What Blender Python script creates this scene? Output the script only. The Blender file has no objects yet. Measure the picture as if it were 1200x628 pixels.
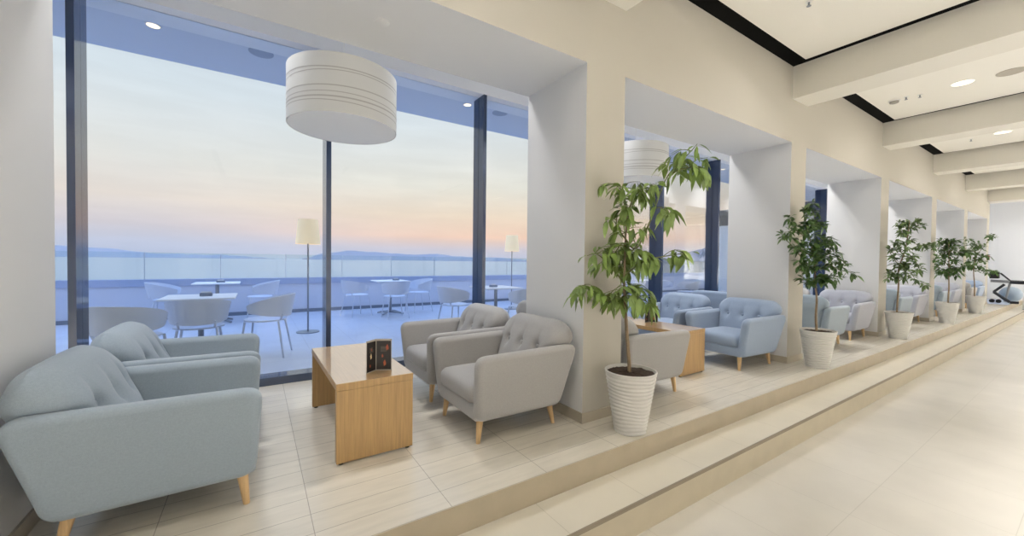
import bpy, bmesh, math, random
from mathutils import Vector, Matrix
SC = bpy.context.scene
COL = SC.collection
PI = math.pi
def R(d): return math.radians(d)

# ------------------------------------------------------------------ materials
def lin(c):
    return tuple(((v/255)/12.92 if v/255 <= .04045 else ((v/255+.055)/1.055)**2.4) for v in c)
MATS = {}
def mat(name, rgb, rough=.6, metal=0., spec=.5, bump=None, vary=None, emit=None, sheen=0.):
    """rgb in 0-255 sRGB.  bump=(scale,strength); vary=(scale,amount)"""
    if name in MATS: return MATS[name]
    m = bpy.data.materials.new(name); m.use_nodes = True
    nt = m.node_tree; b = nt.nodes['Principled BSDF']
    b.inputs['Base Color'].default_value = (*lin(rgb), 1)
    b.inputs['Roughness'].default_value = rough
    b.inputs['Metallic'].default_value = metal
    b.inputs['Specular IOR Level'].default_value = spec
    if sheen:
        b.inputs['Sheen Weight'].default_value = sheen
        b.inputs['Sheen Roughness'].default_value = .5
    tc = nt.nodes.new('ShaderNodeTexCoord')
    if vary:
        n = nt.nodes.new('ShaderNodeTexNoise'); n.inputs['Scale'].default_value = vary[0]; n.inputs['Detail'].default_value = 5
        nt.links.new(tc.outputs['Object'], n.inputs['Vector'])
        r = nt.nodes.new('ShaderNodeMapRange')
        r.inputs['From Min'].default_value = .3; r.inputs['From Max'].default_value = .7
        r.inputs['To Min'].default_value = 1-vary[1]; r.inputs['To Max'].default_value = 1+vary[1]
        nt.links.new(n.outputs['Fac'], r.inputs['Value'])
        mx = nt.nodes.new('ShaderNodeVectorMath'); mx.operation = 'SCALE'
        mx.inputs[0].default_value = lin(rgb)
        nt.links.new(r.outputs['Result'], mx.inputs['Scale'])
        nt.links.new(mx.outputs['Vector'], b.inputs['Base Color'])
    if bump:
        n = nt.nodes.new('ShaderNodeTexNoise'); n.inputs['Scale'].default_value = bump[0]; n.inputs['Detail'].default_value = 3
        nt.links.new(tc.outputs['Object'], n.inputs['Vector'])
        bp = nt.nodes.new('ShaderNodeBump'); bp.inputs['Strength'].default_value = bump[1]; bp.inputs['Distance'].default_value = .002
        nt.links.new(n.outputs['Fac'], bp.inputs['Height']); nt.links.new(bp.outputs['Normal'], b.inputs['Normal'])
    if emit:
        b.inputs['Emission Color'].default_value = (*lin(emit[0]), 1); b.inputs['Emission Strength'].default_value = emit[1]
    MATS[name] = m
    return m

def wood(name, rgb, rough=.4, axis='Z', dark=.82):
    m = bpy.data.materials.new(name); m.use_nodes = True
    nt = m.node_tree; b = nt.nodes['Principled BSDF']; b.inputs['Roughness'].default_value = rough
    tc = nt.nodes.new('ShaderNodeTexCoord'); mp = nt.nodes.new('ShaderNodeMapping')
    mp.inputs['Scale'].default_value = {'Z': (60, 60, 2.2), 'Y': (60, 2.2, 60)}[axis]
    n = nt.nodes.new('ShaderNodeTexNoise'); n.inputs['Scale'].default_value = 1.6; n.inputs['Detail'].default_value = 6; n.inputs['Roughness'].default_value = .65
    rp = nt.nodes.new('ShaderNodeValToRGB'); c = lin(rgb)
    rp.color_ramp.elements[0].position = .32; rp.color_ramp.elements[0].color = (*[v*dark for v in c], 1)
    rp.color_ramp.elements[1].position = .66; rp.color_ramp.elements[1].color = (*[min(1, v*1.12) for v in c], 1)
    nt.links.new(tc.outputs['Object'], mp.inputs['Vector']); nt.links.new(mp.outputs['Vector'], n.inputs['Vector'])
    nt.links.new(n.outputs['Fac'], rp.inputs['Fac']); nt.links.new(rp.outputs['Color'], b.inputs['Base Color'])
    MATS[name] = m; return m

def tiles(name, rgb, grout, w, h, ox, oy, mortar=.004, rough=.3, var=.05, streak=None):
    m = bpy.data.materials.new(name); m.use_nodes = True
    nt = m.node_tree; b = nt.nodes['Principled BSDF']; b.inputs['Roughness'].default_value = rough
    tc = nt.nodes.new('ShaderNodeTexCoord'); mp = nt.nodes.new('ShaderNodeMapping')
    mp.inputs['Location'].default_value = (-ox, -oy, 0)
    br = nt.nodes.new('ShaderNodeTexBrick'); br.offset = 0; br.squash = 1
    c = lin(rgb)
    br.inputs['Color1'].default_value = (*[v*(1-var) for v in c], 1); br.inputs['Color2'].default_value = (*[min(1, v*(1+var)) for v in c], 1)
    br.inputs['Mortar'].default_value = (*lin(grout), 1)
    br.inputs['Scale'].default_value = 1; br.inputs['Mortar Size'].default_value = mortar; br.inputs['Mortar Smooth'].default_value = .2
    br.inputs['Brick Width'].default_value = w; br.inputs['Row Height'].default_value = h
    nt.links.new(tc.outputs['Object'], mp.inputs['Vector']); nt.links.new(mp.outputs['Vector'], br.inputs['Vector'])
    mp2 = nt.nodes.new('ShaderNodeMapping'); mp2.inputs['Scale'].default_value = streak or (3, 3, 3)
    n = nt.nodes.new('ShaderNodeTexNoise'); n.inputs['Scale'].default_value = 1; n.inputs['Detail'].default_value = 6
    nt.links.new(tc.outputs['Object'], mp2.inputs['Vector']); nt.links.new(mp2.outputs['Vector'], n.inputs['Vector'])
    r = nt.nodes.new('ShaderNodeMapRange'); r.inputs['From Min'].default_value = .3; r.inputs['From Max'].default_value = .7
    r.inputs['To Min'].default_value = .94; r.inputs['To Max'].default_value = 1.05
    nt.links.new(n.outputs['Fac'], r.inputs['Value'])
    sc = nt.nodes.new('ShaderNodeVectorMath'); sc.operation = 'SCALE'
    nt.links.new(br.outputs['Color'], sc.inputs[0]); nt.links.new(r.outputs['Result'], sc.inputs['Scale'])
    nt.links.new(sc.outputs['Vector'], b.inputs['Base Color'])
    bp = nt.nodes.new('ShaderNodeBump'); bp.inputs['Strength'].default_value = .25; bp.inputs['Distance'].default_value = .002; bp.invert = True
    nt.links.new(br.outputs['Fac'], bp.inputs['Height']); nt.links.new(bp.outputs['Normal'], b.inputs['Normal'])
    MATS[name] = m; return m

def glass(name, tint, refl=1.0, ior=1.5):
    m = bpy.data.materials.new(name); m.use_nodes = True
    nt = m.node_tree; nt.nodes.clear()
    o = nt.nodes.new('ShaderNodeOutputMaterial'); mx = nt.nodes.new('ShaderNodeMixShader')
    t = nt.nodes.new('ShaderNodeBsdfTransparent'); t.inputs['Color'].default_value = (*tint, 1)
    g = nt.nodes.new('ShaderNodeBsdfGlossy'); g.inputs['Roughness'].default_value = .01
    fr = nt.nodes.new('ShaderNodeFresnel'); fr.inputs['IOR'].default_value = ior
    mu = nt.nodes.new('ShaderNodeMath'); mu.operation = 'MULTIPLY'; mu.inputs[1].default_value = refl
    nt.links.new(fr.outputs[0], mu.inputs[0]); nt.links.new(mu.outputs[0], mx.inputs[0])
    nt.links.new(t.outputs[0], mx.inputs[1]); nt.links.new(g.outputs[0], mx.inputs[2]); nt.links.new(mx.outputs[0], o.inputs[0])
    MATS[name] = m; return m

M_wall_warmlit = mat('wall_warm_light_tint', (186, 181, 170), .85, bump=(220, .05))  # white wall with the warm hall light put into its colour
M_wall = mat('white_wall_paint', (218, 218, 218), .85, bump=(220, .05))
M_endwall = mat('end_wall_paint', (240, 242, 246), .85)
M_ceil = mat('ceiling_panel_paint', (240, 237, 229), .85)
M_beam = mat('beam_paint', (228, 224, 214), .85)
M_void = mat('black_ceiling_gap', (14, 14, 13), .95, spec=.1)
M_lounge = tiles('lounge_tiles', (214, 207, 193), (168, 162, 150), .585, .15, .215, 1.735, .0020, .22, .012, (4, 26, 4))
M_hall = tiles('hall_tiles', (220, 215, 206), (206, 201, 192), .585, .585, .14, 1.44, .0018, .27, .008, (2, 2, 2))
M_tread = tiles('tread_tiles', (220, 213, 198), (196, 188, 172), .575, .9, .155, 1.0, .002, .3, .008, (2, 2, 2))
M_riser = mat('riser_stone', (180, 168, 146), .5, vary=(6, .05))
M_riser2 = mat('lower_riser_stone', (202, 191, 168), .5, vary=(6, .04))
M_strip = mat('nosing_strip', (150, 138, 120), .55)
M_base = mat('skirting_tile', (180, 170, 152), .5, vary=(5, .04))
M_frame = mat('window_frame_navy', (54, 68, 94), .12, .15, spec=1.0)
M_glass = glass('window_glass', (.95, .97, .985), .45)
M_rail = glass('balustrade_glass', (.9, .95, .95), .8)
M_oak = wood('oak_veneer', (182, 148, 100), .42)
M_oak_top = wood('oak_top', (178, 144, 102), .3, 'Y', .9)
_b = M_oak_top.node_tree.nodes['Principled BSDF']; _b.inputs['Coat Weight'].default_value = 1; _b.inputs['Coat IOR'].default_value = 3.2; _b.inputs['Coat Roughness'].default_value = .06
M_leg = wood('leg_beech', (208, 174, 128), .4)
M_black = mat('black_plastic', (24, 24, 24), .5)
M_pot = mat('white_ceramic_pot', (214, 212, 206), .5)
M_soil = mat('potting_soil', (58, 44, 32), .95, bump=(90, 1.0), vary=(60, .5))
M_bark = mat('bark', (138, 118, 92), .85, bump=(60, .6), vary=(25, .2))
M_twig = mat('green_twig', (110, 116, 66), .7)
M_leafA = mat('leaf_light_green', (128, 152, 78), .42, vary=(9, .3))
M_leafB = mat('leaf_dark_green', (84, 114, 58), .42, vary=(9, .35))
M_leafC = mat('leaf_mid_green', (106, 130, 78), .45, vary=(9, .35))
M_shade = mat('white_lamp_fabric', (206, 207, 207), .8)
M_stripe = mat('grey_stripe_print', (172, 172, 172), .8)
M_white = mat('white_plastic', (232, 232, 230), .4)
M_steel = mat('brushed_steel', (150, 155, 162), .35, .9)
M_terr = tiles('terrace_tiles', (200, 203, 212), (180, 182, 188), .6, .6, 0, 4.7, .004, .32, .015, (2, 2, 2))
M_parapet = mat('parapet_render', (208, 212, 224), .85)
M_soffit = mat('soffit_paint', (220, 225, 234), .85)
M_tchair = mat('terrace_chair_plastic', (212, 217, 228), .5)

FABRIC = {
    'teal': mat('pale_teal_fabric', (150, 163, 174), .95, bump=(420, .45), vary=(130, .05), sheen=.25),
    'grey': mat('warm_grey_fabric', (164, 162, 160), .95, bump=(420, .45), vary=(130, .05), sheen=.25),
    'blue': mat('pale_blue_fabric', (146, 162, 185), .95, bump=(420, .45), vary=(130, .05), sheen=.25),
    'lilac': mat('lilac_grey_fabric', (166, 168, 178), .95, bump=(420, .45), vary=(130, .05), sheen=.25),
}

# ------------------------------------------------------------------ mesh helpers
def obj(name, bm, m, parent=None, smooth=False, loc=None, angle=None, wn=False):
    me = bpy.data.meshes.new(name)
    bmesh.ops.recalc_face_normals(bm, faces=bm.faces[:])
    if smooth:
        lim = R(angle if angle else 50)
        for f in bm.faces: f.smooth = True
        for e in bm.edges:
            if len(e.link_faces) == 2 and e.calc_face_angle(0) > lim: e.smooth = False
    bm.to_mesh(me); bm.free()
    for x in (m if isinstance(m, (list, tuple)) else [m]): me.materials.append(x)
    o = bpy.data.objects.new(name, me); COL.objects.link(o)
    if wn: md = o.modifiers.new('weighted_normals', 'WEIGHTED_NORMAL'); md.keep_sharp = True; md.weight = 50
    if parent: o.parent = parent
    if loc: o.location = loc
    return o
def tag(o, label, cat, group=None, kind=None):
    o['label'] = label; o['category'] = cat
    if group: o['group'] = group
    if kind: o['kind'] = kind
    return o
def thing(name, label, cat, loc=(0, 0, 0), rz=0, group=None):
    o = bpy.data.objects.new(name, None); COL.objects.link(o)
    o.empty_display_size = .1; o.location = loc; o.rotation_euler = (0, 0, rz)
    return tag(o, label, cat, group)
def struct(o, label=None):
    o['kind'] = 'structure'
    if label: o['label'] = label
    return o
def dup(root, loc, rz=0, label=None, group=None):
    r = root.copy(); COL.objects.link(r); r.location = loc; r.rotation_euler = (0, 0, rz)
    if label: r['label'] = label
    if group: r['group'] = group
    for ch in list(root.children):
        c = ch.copy(); COL.objects.link(c); c.parent = r
        for g in ch.children:
            d = g.copy(); COL.objects.link(d); d.parent = c
    return r

def box(bm, x0, x1, y0, y1, z0, z1, bev=0, seg=3):
    v = [bm.verts.new((x, y, z)) for x in (x0, x1) for y in (y0, y1) for z in (z0, z1)]
    fs = [bm.faces.new([v[i] for i in q]) for q in ((0,1,3,2),(4,6,7,5),(0,4,5,1),(2,3,7,6),(0,2,6,4),(1,5,7,3))]
    if bev:
        es = list({e for f in fs for e in f.edges})
        bmesh.ops.bevel(bm, geom=es, offset=bev, segments=seg, profile=.5, affect='EDGES')
    return v
def nb(): return bmesh.new()
def boxes(*bs, bev=0, seg=2):
    bm = nb()
    for b in bs: box(bm, *b, bev=bev, seg=seg)
    return bm
def ring_skin(bm, rings, cap0=True, cap1=True):
    vs = [[bm.verts.new(p) for p in r] for r in rings]
    n = len(vs[0])
    for a, b in zip(vs, vs[1:]):
        for i in range(n): bm.faces.new((a[i], a[(i+1) % n], b[(i+1) % n], b[i]))
    if cap0: bm.faces.new(vs[0][::-1])
    if cap1: bm.faces.new(vs[-1])
    return vs
def lathe(bm, prof, n=32, cx=0, cy=0, cap0=True, cap1=True):
    ring_skin(bm, [[(cx+r*math.cos(2*PI*i/n), cy+r*math.sin(2*PI*i/n), z) for i in range(n)] for r, z in prof], cap0, cap1)
def tube(bm, pts, rad, n=8, caps=True):
    pts = [Vector(p) for p in pts]
    if not isinstance(rad, (list, tuple)): rad = [rad]*len(pts)
    rings = []
    prev = None
    for i, p in enumerate(pts):
        d = (pts[min(i+1, len(pts)-1)] - pts[max(i-1, 0)]).normalized()
        if prev is None:
            a = d.orthogonal().normalized()
        else:
            a = (prev - d*prev.dot(d))
            a = a.normalized() if a.length > 1e-5 else d.orthogonal().normalized()
        prev = a; b = d.cross(a)
        rings.append([tuple(p + (a*math.cos(2*PI*k/n) + b*math.sin(2*PI*k/n))*rad[i]) for k in range(n)])
    ring_skin(bm, rings, caps, caps)
def smooth_path(pts, sub=4):
    """Catmull-Rom through the points"""
    P = [Vector(p) for p in pts]
    if len(P) < 3: return [P[0].lerp(P[-1], i/sub) for i in range(sub+1)]
    out = []
    for i in range(len(P)-1):
        p0 = P[max(i-1, 0)]; p1 = P[i]; p2 = P[i+1]; p3 = P[min(i+2, len(P)-1)]
        for k in range(sub):
            t = k/sub
            out.append(.5*((2*p1) + (p2-p0)*t + (2*p0-5*p1+4*p2-p3)*t*t + (3*p1-p0-3*p2+p3)*t**3))
    out.append(P[-1]); return out
def round_poly(pts, rads, seg=6):
    out = []
    n = len(pts)
    for i in range(n):
        p = Vector(pts[i]); a = Vector(pts[i-1]); b = Vector(pts[(i+1) % n]); r = rads[i]
        if r <= 0: out.append(tuple(p)); continue
        da = (a-p).normalized(); db = (b-p).normalized()
        ang = da.angle(db); t = min(r/math.tan(ang/2), (a-p).length*.45, (b-p).length*.45)
        p0 = p+da*t; p1 = p+db*t
        for k in range(seg+1):
            s = k/seg
            out.append(tuple(p0*(1-s)**2 + p*2*s*(1-s) + p1*s*s))
    return out

# ------------------------------------------------------------------ camera
cam = bpy.data.cameras.new('camera'); co = bpy.data.objects.new('camera', cam); COL.objects.link(co)
SC.camera = co
cam.sensor_width = 36; cam.sensor_fit = 'HORIZONTAL'; cam.lens = 459.6/1200*36; cam.clip_start = .05; cam.clip_end = 40000
yaw, pitch, roll = .5786676, .0177967, .0109822
f = Vector((math.sin(yaw)*math.cos(pitch), math.cos(yaw)*math.cos(pitch), -math.sin(pitch)))
r0 = Vector((math.cos(yaw), -math.sin(yaw), 0)); u0 = r0.cross(f)
rt = math.cos(roll)*r0 + math.sin(roll)*u0; up = -math.sin(roll)*r0 + math.cos(roll)*u0
mw = Matrix((rt, up, -f)).transposed().to_4x4(); mw.translation = (0, 0, 1.2)
co.matrix_world = mw

# ------------------------------------------------------------------ sky
w = bpy.data.worlds.new('dusk_sky'); SC.world = w; w.use_nodes = True
nt = w.node_tree; bg = nt.nodes['Background']
tc = nt.nodes.new('ShaderNodeTexCoord'); sx = nt.nodes.new('ShaderNodeSeparateXYZ')
nt.links.new(tc.outputs['Generated'], sx.inputs[0])
def ramp(stops):
    r = nt.nodes.new('ShaderNodeValToRGB'); cr = r.color_ramp
    while len(cr.elements) < len(stops): cr.elements.new(.5)
    for e, (p, c) in zip(cr.elements, stops): e.position = p; e.color = (*lin(c), 1)
    return r
# sine of the elevation 0..1; seen band is below .45
rA = ramp([(0, (186, 196, 220)), (.03, (196, 201, 220)), (.065, (214, 206, 210)), (.115, (230, 218, 208)), (.19, (228, 226, 220)), (.32, (217, 225, 229)), (.45, (208, 219, 230)), (.6, (164, 188, 228)), (1, (132, 168, 230))])
rB = ramp([(0, (192, 198, 218)), (.028, (208, 200, 208)), (.058, (246, 208, 184)), (.11, (240, 218, 194)), (.18, (232, 226, 212)), (.32, (221, 226, 227)), (.45, (208, 219, 230)), (.6, (164, 188, 228)), (1, (132, 168, 230))])
for r in (rA, rB): nt.links.new(sx.outputs['Z'], r.inputs['Fac'])
dot = nt.nodes.new('ShaderNodeVectorMath'); dot.operation = 'DOT_PRODUCT'
sd = Vector((.78, .62, .03)).normalized(); dot.inputs[1].default_value = sd
nt.links.new(tc.outputs['Generated'], dot.inputs[0])
mr = nt.nodes.new('ShaderNodeMapRange'); mr.interpolation_type = 'SMOOTHSTEP'
mr.inputs['From Min'].default_value = .45; mr.inputs['From Max'].default_value = 1.0
nt.links.new(dot.outputs['Value'], mr.inputs['Value'])
mixc = nt.nodes.new('ShaderNodeMix'); mixc.data_type = 'RGBA'
nt.links.new(mr.outputs['Result'], mixc.inputs['Factor']); nt.links.new(rA.outputs['Color'], mixc.inputs['A']); nt.links.new(rB.outputs['Color'], mixc.inputs['B'])
# thin streaky cloud
mpn = nt.nodes.new('ShaderNodeMapping'); mpn.inputs['Scale'].default_value = (3, 3, 26)
cn = nt.nodes.new('ShaderNodeTexNoise'); cn.inputs['Scale'].default_value = 1.5; cn.inputs['Detail'].default_value = 5
nt.links.new(tc.outputs['Generated'], mpn.inputs['Vector']); nt.links.new(mpn.outputs['Vector'], cn.inputs['Vector'])
cr2 = nt.nodes.new('ShaderNodeMapRange'); cr2.inputs['From Min'].default_value = .4; cr2.inputs['From Max'].default_value = .7
cr2.inputs['To Min'].default_value = .97; cr2.inputs['To Max'].default_value = 1.035
nt.links.new(cn.outputs['Fac'], cr2.inputs['Value'])
scl = nt.nodes.new('ShaderNodeVectorMath'); scl.operation = 'SCALE'
nt.links.new(mixc.outputs['Result'], scl.inputs[0]); nt.links.new(cr2.outputs['Result'], scl.inputs['Scale'])
nt.links.new(scl.outputs['Vector'], bg.inputs['Color']); 
zs = nt.nodes.new('ShaderNodeMapRange'); zs.inputs['From Min'].default_value = .42; zs.inputs['From Max'].default_value = .75
zs.inputs['To Min'].default_value = 1.12; zs.inputs['To Max'].default_value = 3.1
nt.links.new(sx.outputs['Z'], zs.inputs['Value']); nt.links.new(zs.outputs['Result'], bg.inputs['Strength'])

# ------------------------------------------------------------------ the room
PX = [-4.67, -1.244, 2.03, 5.375, 8.72, 12.07, 15.42, 18.77]       # pier starts
PWID = .41
YF, YB = 2.132, 2.868                                                # pier faces
HOP = 2.66                                                           # height of the openings
XE0, XE1, YN = -5.2, 23.0, -5.2                                      # room ends
GY0, GY1 = 4.28, 4.54                                                # window frames
bm = nb()
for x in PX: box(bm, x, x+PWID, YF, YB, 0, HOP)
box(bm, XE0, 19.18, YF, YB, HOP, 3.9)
o = obj('wall_left', bm, [M_wall, M_wall_warmlit]); struct(o, 'white pillared wall with big square openings along the window side')
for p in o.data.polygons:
    if p.normal.y < -.5: p.material_index = 1  # hall-facing sides take the warm-lit tint
struct(obj('wall_window', boxes((XE0, XE1, GY0, GY1+.1, 3.25, 3.9)), M_endwall))
struct(obj('ceiling_lounge', boxes((XE0, 19.18, YB, GY0, 3.45, 3.6)), M_wall))
struct(obj('wall_right', boxes((XE0, XE1, YN-.1, YN, -.4, 3.9)), M_wall))
struct(obj('wall_near', boxes((XE0-.1, XE0, YN, GY1, -.4, 3.9)), M_wall))
struct(obj('wall_far', boxes((XE1, XE1+.1, YN, GY1, -.4, 3.9)), M_endwall))
struct(obj('floor', boxes((XE0, XE1, YN, 1.44, -.44, -.34)), M_hall))
struct(obj('floor_lounge', boxes((XE0, XE1, 1.735, GY1, -.4, 0)), M_lounge))
# two steps along the hall: tread, risers, dark nosing line
bm = boxes((XE0, XE1, 1.44, 1.737, -.4, -.15))
struct(obj('trim_1', bm, M_tread), 'pale tiled step running the length of the hall')
struct(obj('trim_2', boxes((XE0, XE1, 1.729, 1.7352, -.15, -.0005)), M_riser), 'beige stone riser under the lounge edge')
struct(obj('trim_3', boxes((XE0, XE1, 1.434, 1.4398, -.34, -.152)), M_riser2), 'pale stone riser of the lower step')
struct(obj('trim_4', boxes((XE0, XE1, 1.432, 1.442, -.171, -.1495)), M_strip), 'dark edge strip along the lower step')
# skirting round each pier
for i, x in enumerate(PX):
    t, h = .012, .075
    bm = boxes((x-t, x+PWID+t, YF-t, YF, 0, h), (x-t, x, YF, YB, 0, h), (x+PWID, x+PWID+t, YF, YB, 0, h))
    struct(obj('baseboard_%d' % (i+1), bm, M_base))
# ceiling: beams over the piers, panels between, black gaps
for i, x in enumerate(PX):
    struct(obj('trim_beam_%d' % (i+1), boxes((x, x+PWID, YN, YF, 3.173, 3.9)), M_beam), 'cream ceiling beam crossing the hall above a pillar')
struct(obj('trim_header', boxes((19.18, 19.5, YN, GY0, 3.2, 3.9)), M_beam))
ends = PX + [XE1]
bm = nb(); bv = nb()
G = .122
for a, b in zip(PX, PX[1:]):
    box(bm, a+PWID+G, b-G, YN, 1.962, 3.535, 3.555)
    box(bv, a+PWID, b, YN, YF, 3.556, 3.6)
box(bm, XE0, PX[0]-G, YN, 1.962, 3.535, 3.555)
box(bm, 19.5, XE1, YN, GY0, 3.535, 3.555)
struct(obj('ceiling', bm, M_ceil), 'cream ceiling panels between the beams')
struct(obj('ceiling_gap', bv, M_void), 'black gap round the ceiling panels')

# windows: pane + dark frame members
MX = [.586+1.768*k for k in range(-4, 13)]
n = 0
for a, b in zip(MX, MX[1:]):
    n += 1
    p = struct(obj('window_%d' % n, boxes((a+.045, b, 4.40, 4.412, .07, 3.25)), M_glass), 'tall window pane facing the terrace')
    fr = boxes((a, a+.045, GY0, GY1, 0, 3.25), (a+.045, b, GY0+.04, GY1-.04, 0, .075))
    obj('window_frame', fr, M_frame, p)
struct(obj('wall_window_end', boxes((XE0, MX[0], GY0, GY1, 0, 3.25), (MX[-1], XE1, GY0, GY1, 0, 3.25)), M_wall))

# ------------------------------------------------------------------ outside: terrace, sea, islands
struct(obj('floor_terrace', boxes((-14, 24, GY1, 10.4, -.4, 0)), M_terr), 'pale tiled terrace floor')
struct(obj('trim_soffit', boxes((-14, 24, GY1, 5.83, 3.4, 4.3)), M_soffit), 'overhanging terrace soffit above the windows')
bm = boxes((-14, 24, 10.0, 10.25, 0, .64))
struct(obj('trim_coping', boxes((-14, 24, 9.98, 10.27, .64, .77)), mat('grey_blue_coping', (168, 180, 206), .6)), 'grey blue coping along the terrace parapet')
struct(obj('wall_parapet', bm, M_parapet), 'low white parapet wall at the terrace edge')
struct(obj('baseboard_parapet', boxes((-14, 24, 9.97, 10.0, 0, .07)), mat('parapet_foot', (120, 128, 140), .7)))
t = thing('glass_balustrade', 'clear glass balustrade standing on the terrace parapet', 'balustrade', (0, 10.1, .771))
for k in range(24):
    x = -9.1 + 1.17*k + .3
    obj('glass_panel', boxes((x+.008, x+1.162, -.008, .008, 0, .52)), M_rail, t)
    obj('joint', boxes((x-.004, x+.004, -.010, .010, 0, .52)), mat('joint_grey', (176, 184, 192), .4), t)
wm = mat('sea_water', (172, 178, 182), .28, bump=(.35, .5)); 
bm = nb(); N = 40
box(bm, -25000, 25000, 60, 30000, -15, -14)
struct(obj('sea', bm, wm), 'calm pale blue sea')
def ridge(name, az0, az1, dist, prof, depth, m, label, seed=1, z0=-14):
    rnd = random.Random(seed); bm = nb(); n = 60; fr = []; tp = []; bk = []
    for i in range(n+1):
        s = i/n; az = R(az0+(az1-az0)*s)
        j = s*(len(prof)-1); k = min(int(j), len(prof)-2); q = j-k; q = q*q*(3-2*q)
        el = prof[k]*(1-q)+prof[k+1]*q + (rnd.random()-.5)*.05*max(prof)
        h = 1.2 + dist*math.tan(R(max(el, -.02)))
        d = Vector((math.sin(az), math.cos(az), 0))
        fr.append(bm.verts.new((*(d*dist*.97).xy, z0))); tp.append(bm.verts.new((*(d*(dist+depth*.5)).xy, h))); bk.append(bm.verts.new((*(d*(dist+depth)).xy, z0)))
    for i in range(n):
        bm.faces.new((fr[i], fr[i+1], tp[i+1], tp[i])); bm.faces.new((tp[i], tp[i+1], bk[i+1], bk[i]))
    bm.faces.new([fr[0], tp[0], bk[0]]); bm.faces.new([fr[-1], bk[-1], tp[-1]])
    return struct(obj(name, bm, m, smooth=True), label)
hz = mat('island_haze', (168, 166, 170), .95, spec=0)  # far land: aerial haze is mixed into the base colours
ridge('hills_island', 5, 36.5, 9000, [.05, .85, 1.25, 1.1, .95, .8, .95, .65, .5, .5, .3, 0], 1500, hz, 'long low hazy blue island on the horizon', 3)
ridge('hills_west', -40, 2, 11000, [2.2, 2.0, 1.6, 1.5, 1.35, .9, .45, .35, .0], 1500, mat('coast_haze', (178, 176, 180), .95, spec=0), 'faint hazy coast on the horizon', 5)
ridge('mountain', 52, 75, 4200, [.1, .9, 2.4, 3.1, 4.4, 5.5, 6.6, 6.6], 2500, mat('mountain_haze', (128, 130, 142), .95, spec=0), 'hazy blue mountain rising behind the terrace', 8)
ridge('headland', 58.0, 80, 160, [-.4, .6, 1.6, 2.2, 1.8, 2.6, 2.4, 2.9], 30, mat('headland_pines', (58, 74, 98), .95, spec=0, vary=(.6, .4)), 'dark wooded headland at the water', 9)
# end of the terrace: white clad wall with a dark grille above
struct(obj('wall_terrace', boxes((16.2, 16.4, GY1, 9.6, 0, 2.75)), mat('white_cladding', (226, 228, 226), .8)), 'white clad wall closing the terrace')
struct(obj('trim_grille', boxes(*[(16.15, 16.19, GY1+.02, 9.6, 2.78+.06*k, 2.82+.06*k) for k in range(10)], (16.2, 16.4, GY1, 9.6, 2.75, 3.4)), mat('dark_grille', (38, 46, 56), .6)), 'dark louvred grille under the soffit')

# ------------------------------------------------------------------ armchairs (front = +X, base on z=0)
AH0, AH1 = .59, .60
def inset_poly(pts, d):
    """convex polygon, edges moved inward by d"""
    n = len(pts); P = [Vector(p) for p in pts]; c = sum(P, Vector((0, 0)))/n; L = []
    for i in range(n):
        a, b = P[i], P[(i+1) % n]; t = (b-a).normalized(); nr = Vector((-t.y, t.x))
        if nr.dot(c-a) < 0: nr = -nr
        L.append((a+nr*d, t))
    out = []
    for i in range(n):
        (p, t), (q, w) = L[i-1], L[i]
        k = ((q-p).x*w.y-(q-p).y*w.x)/(t.x*w.y-t.y*w.x)
        out.append(tuple(p+t*k))
    return out
def arm_bm(s):
    quad = [(.372, .15), (.402, AH0), (-.435, AH1), (-.325, .145)]
    th, r = .090, .038
    def yo(z): return .335 + (z-.15)/.44*.072
    rings = []
    def ring(d, dy):
        pr = round_poly(inset_poly(quad, d), [.075-d]*4, 8)
        rings.append([(x, s*(yo(z)-dy), z) for x, z in pr])
    for k in range(8):
        a = k/7*PI/2; ring(r*(1-math.sin(a)), r*(1-math.cos(a)))
    for k in range(7, -1, -1):
        a = k/7*PI/2; ring(r*(1-math.sin(a)), th-r*(1-math.cos(a)))
    bm = nb(); ring_skin(bm, rings)
    return bm
BUT = [(-.19, .562), (0, .562), (.19, .562)]
def interp(tab, z):
    for (a, va), (b, vb) in zip(tab, tab[1:]):
        if z <= b: 
            t = (z-a)/(b-a) if b > a else 0
            return va+(vb-va)*max(0, min(1, t))
    return tab[-1][1]
FF = [(.20, -.09), (.36, -.115), (.43, -.14), (.50, -.168), (.57, -.20), (.65, -.243), (.72, -.295), (.78, -.35)]
FR = [(.15, -.315), (.40, -.375), (.58, -.42), (.64, -.425), (.70, -.41), (.78, -.40)]
HW = [(.15, .25), (.45, .30), (.575, .322), (.605, .352), (.64, .360), (.67, .357), (.69, .350), (.706, .338), (.75, .29)]
def back_front(y, z, hw):
    ff = interp(FF, z); q = min(1, abs(y)/hw)
    ff += .035*(1-q**2.4)
    for by, bz in BUT:
        d2 = (y-by)**2 + (z-bz)**2
        ff -= .034*math.exp(-d2/(2*.026**2))
        if z > bz: ff -= .013*math.exp(-(y-by)**2/(2*.016**2))*min(1, max(0, (.70-z)/.07))
        else: ff -= .012*math.exp(-(y-by)**2/(2*.014**2))*math.exp(-((bz-z)/.05)**2)
    return ff
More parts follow.
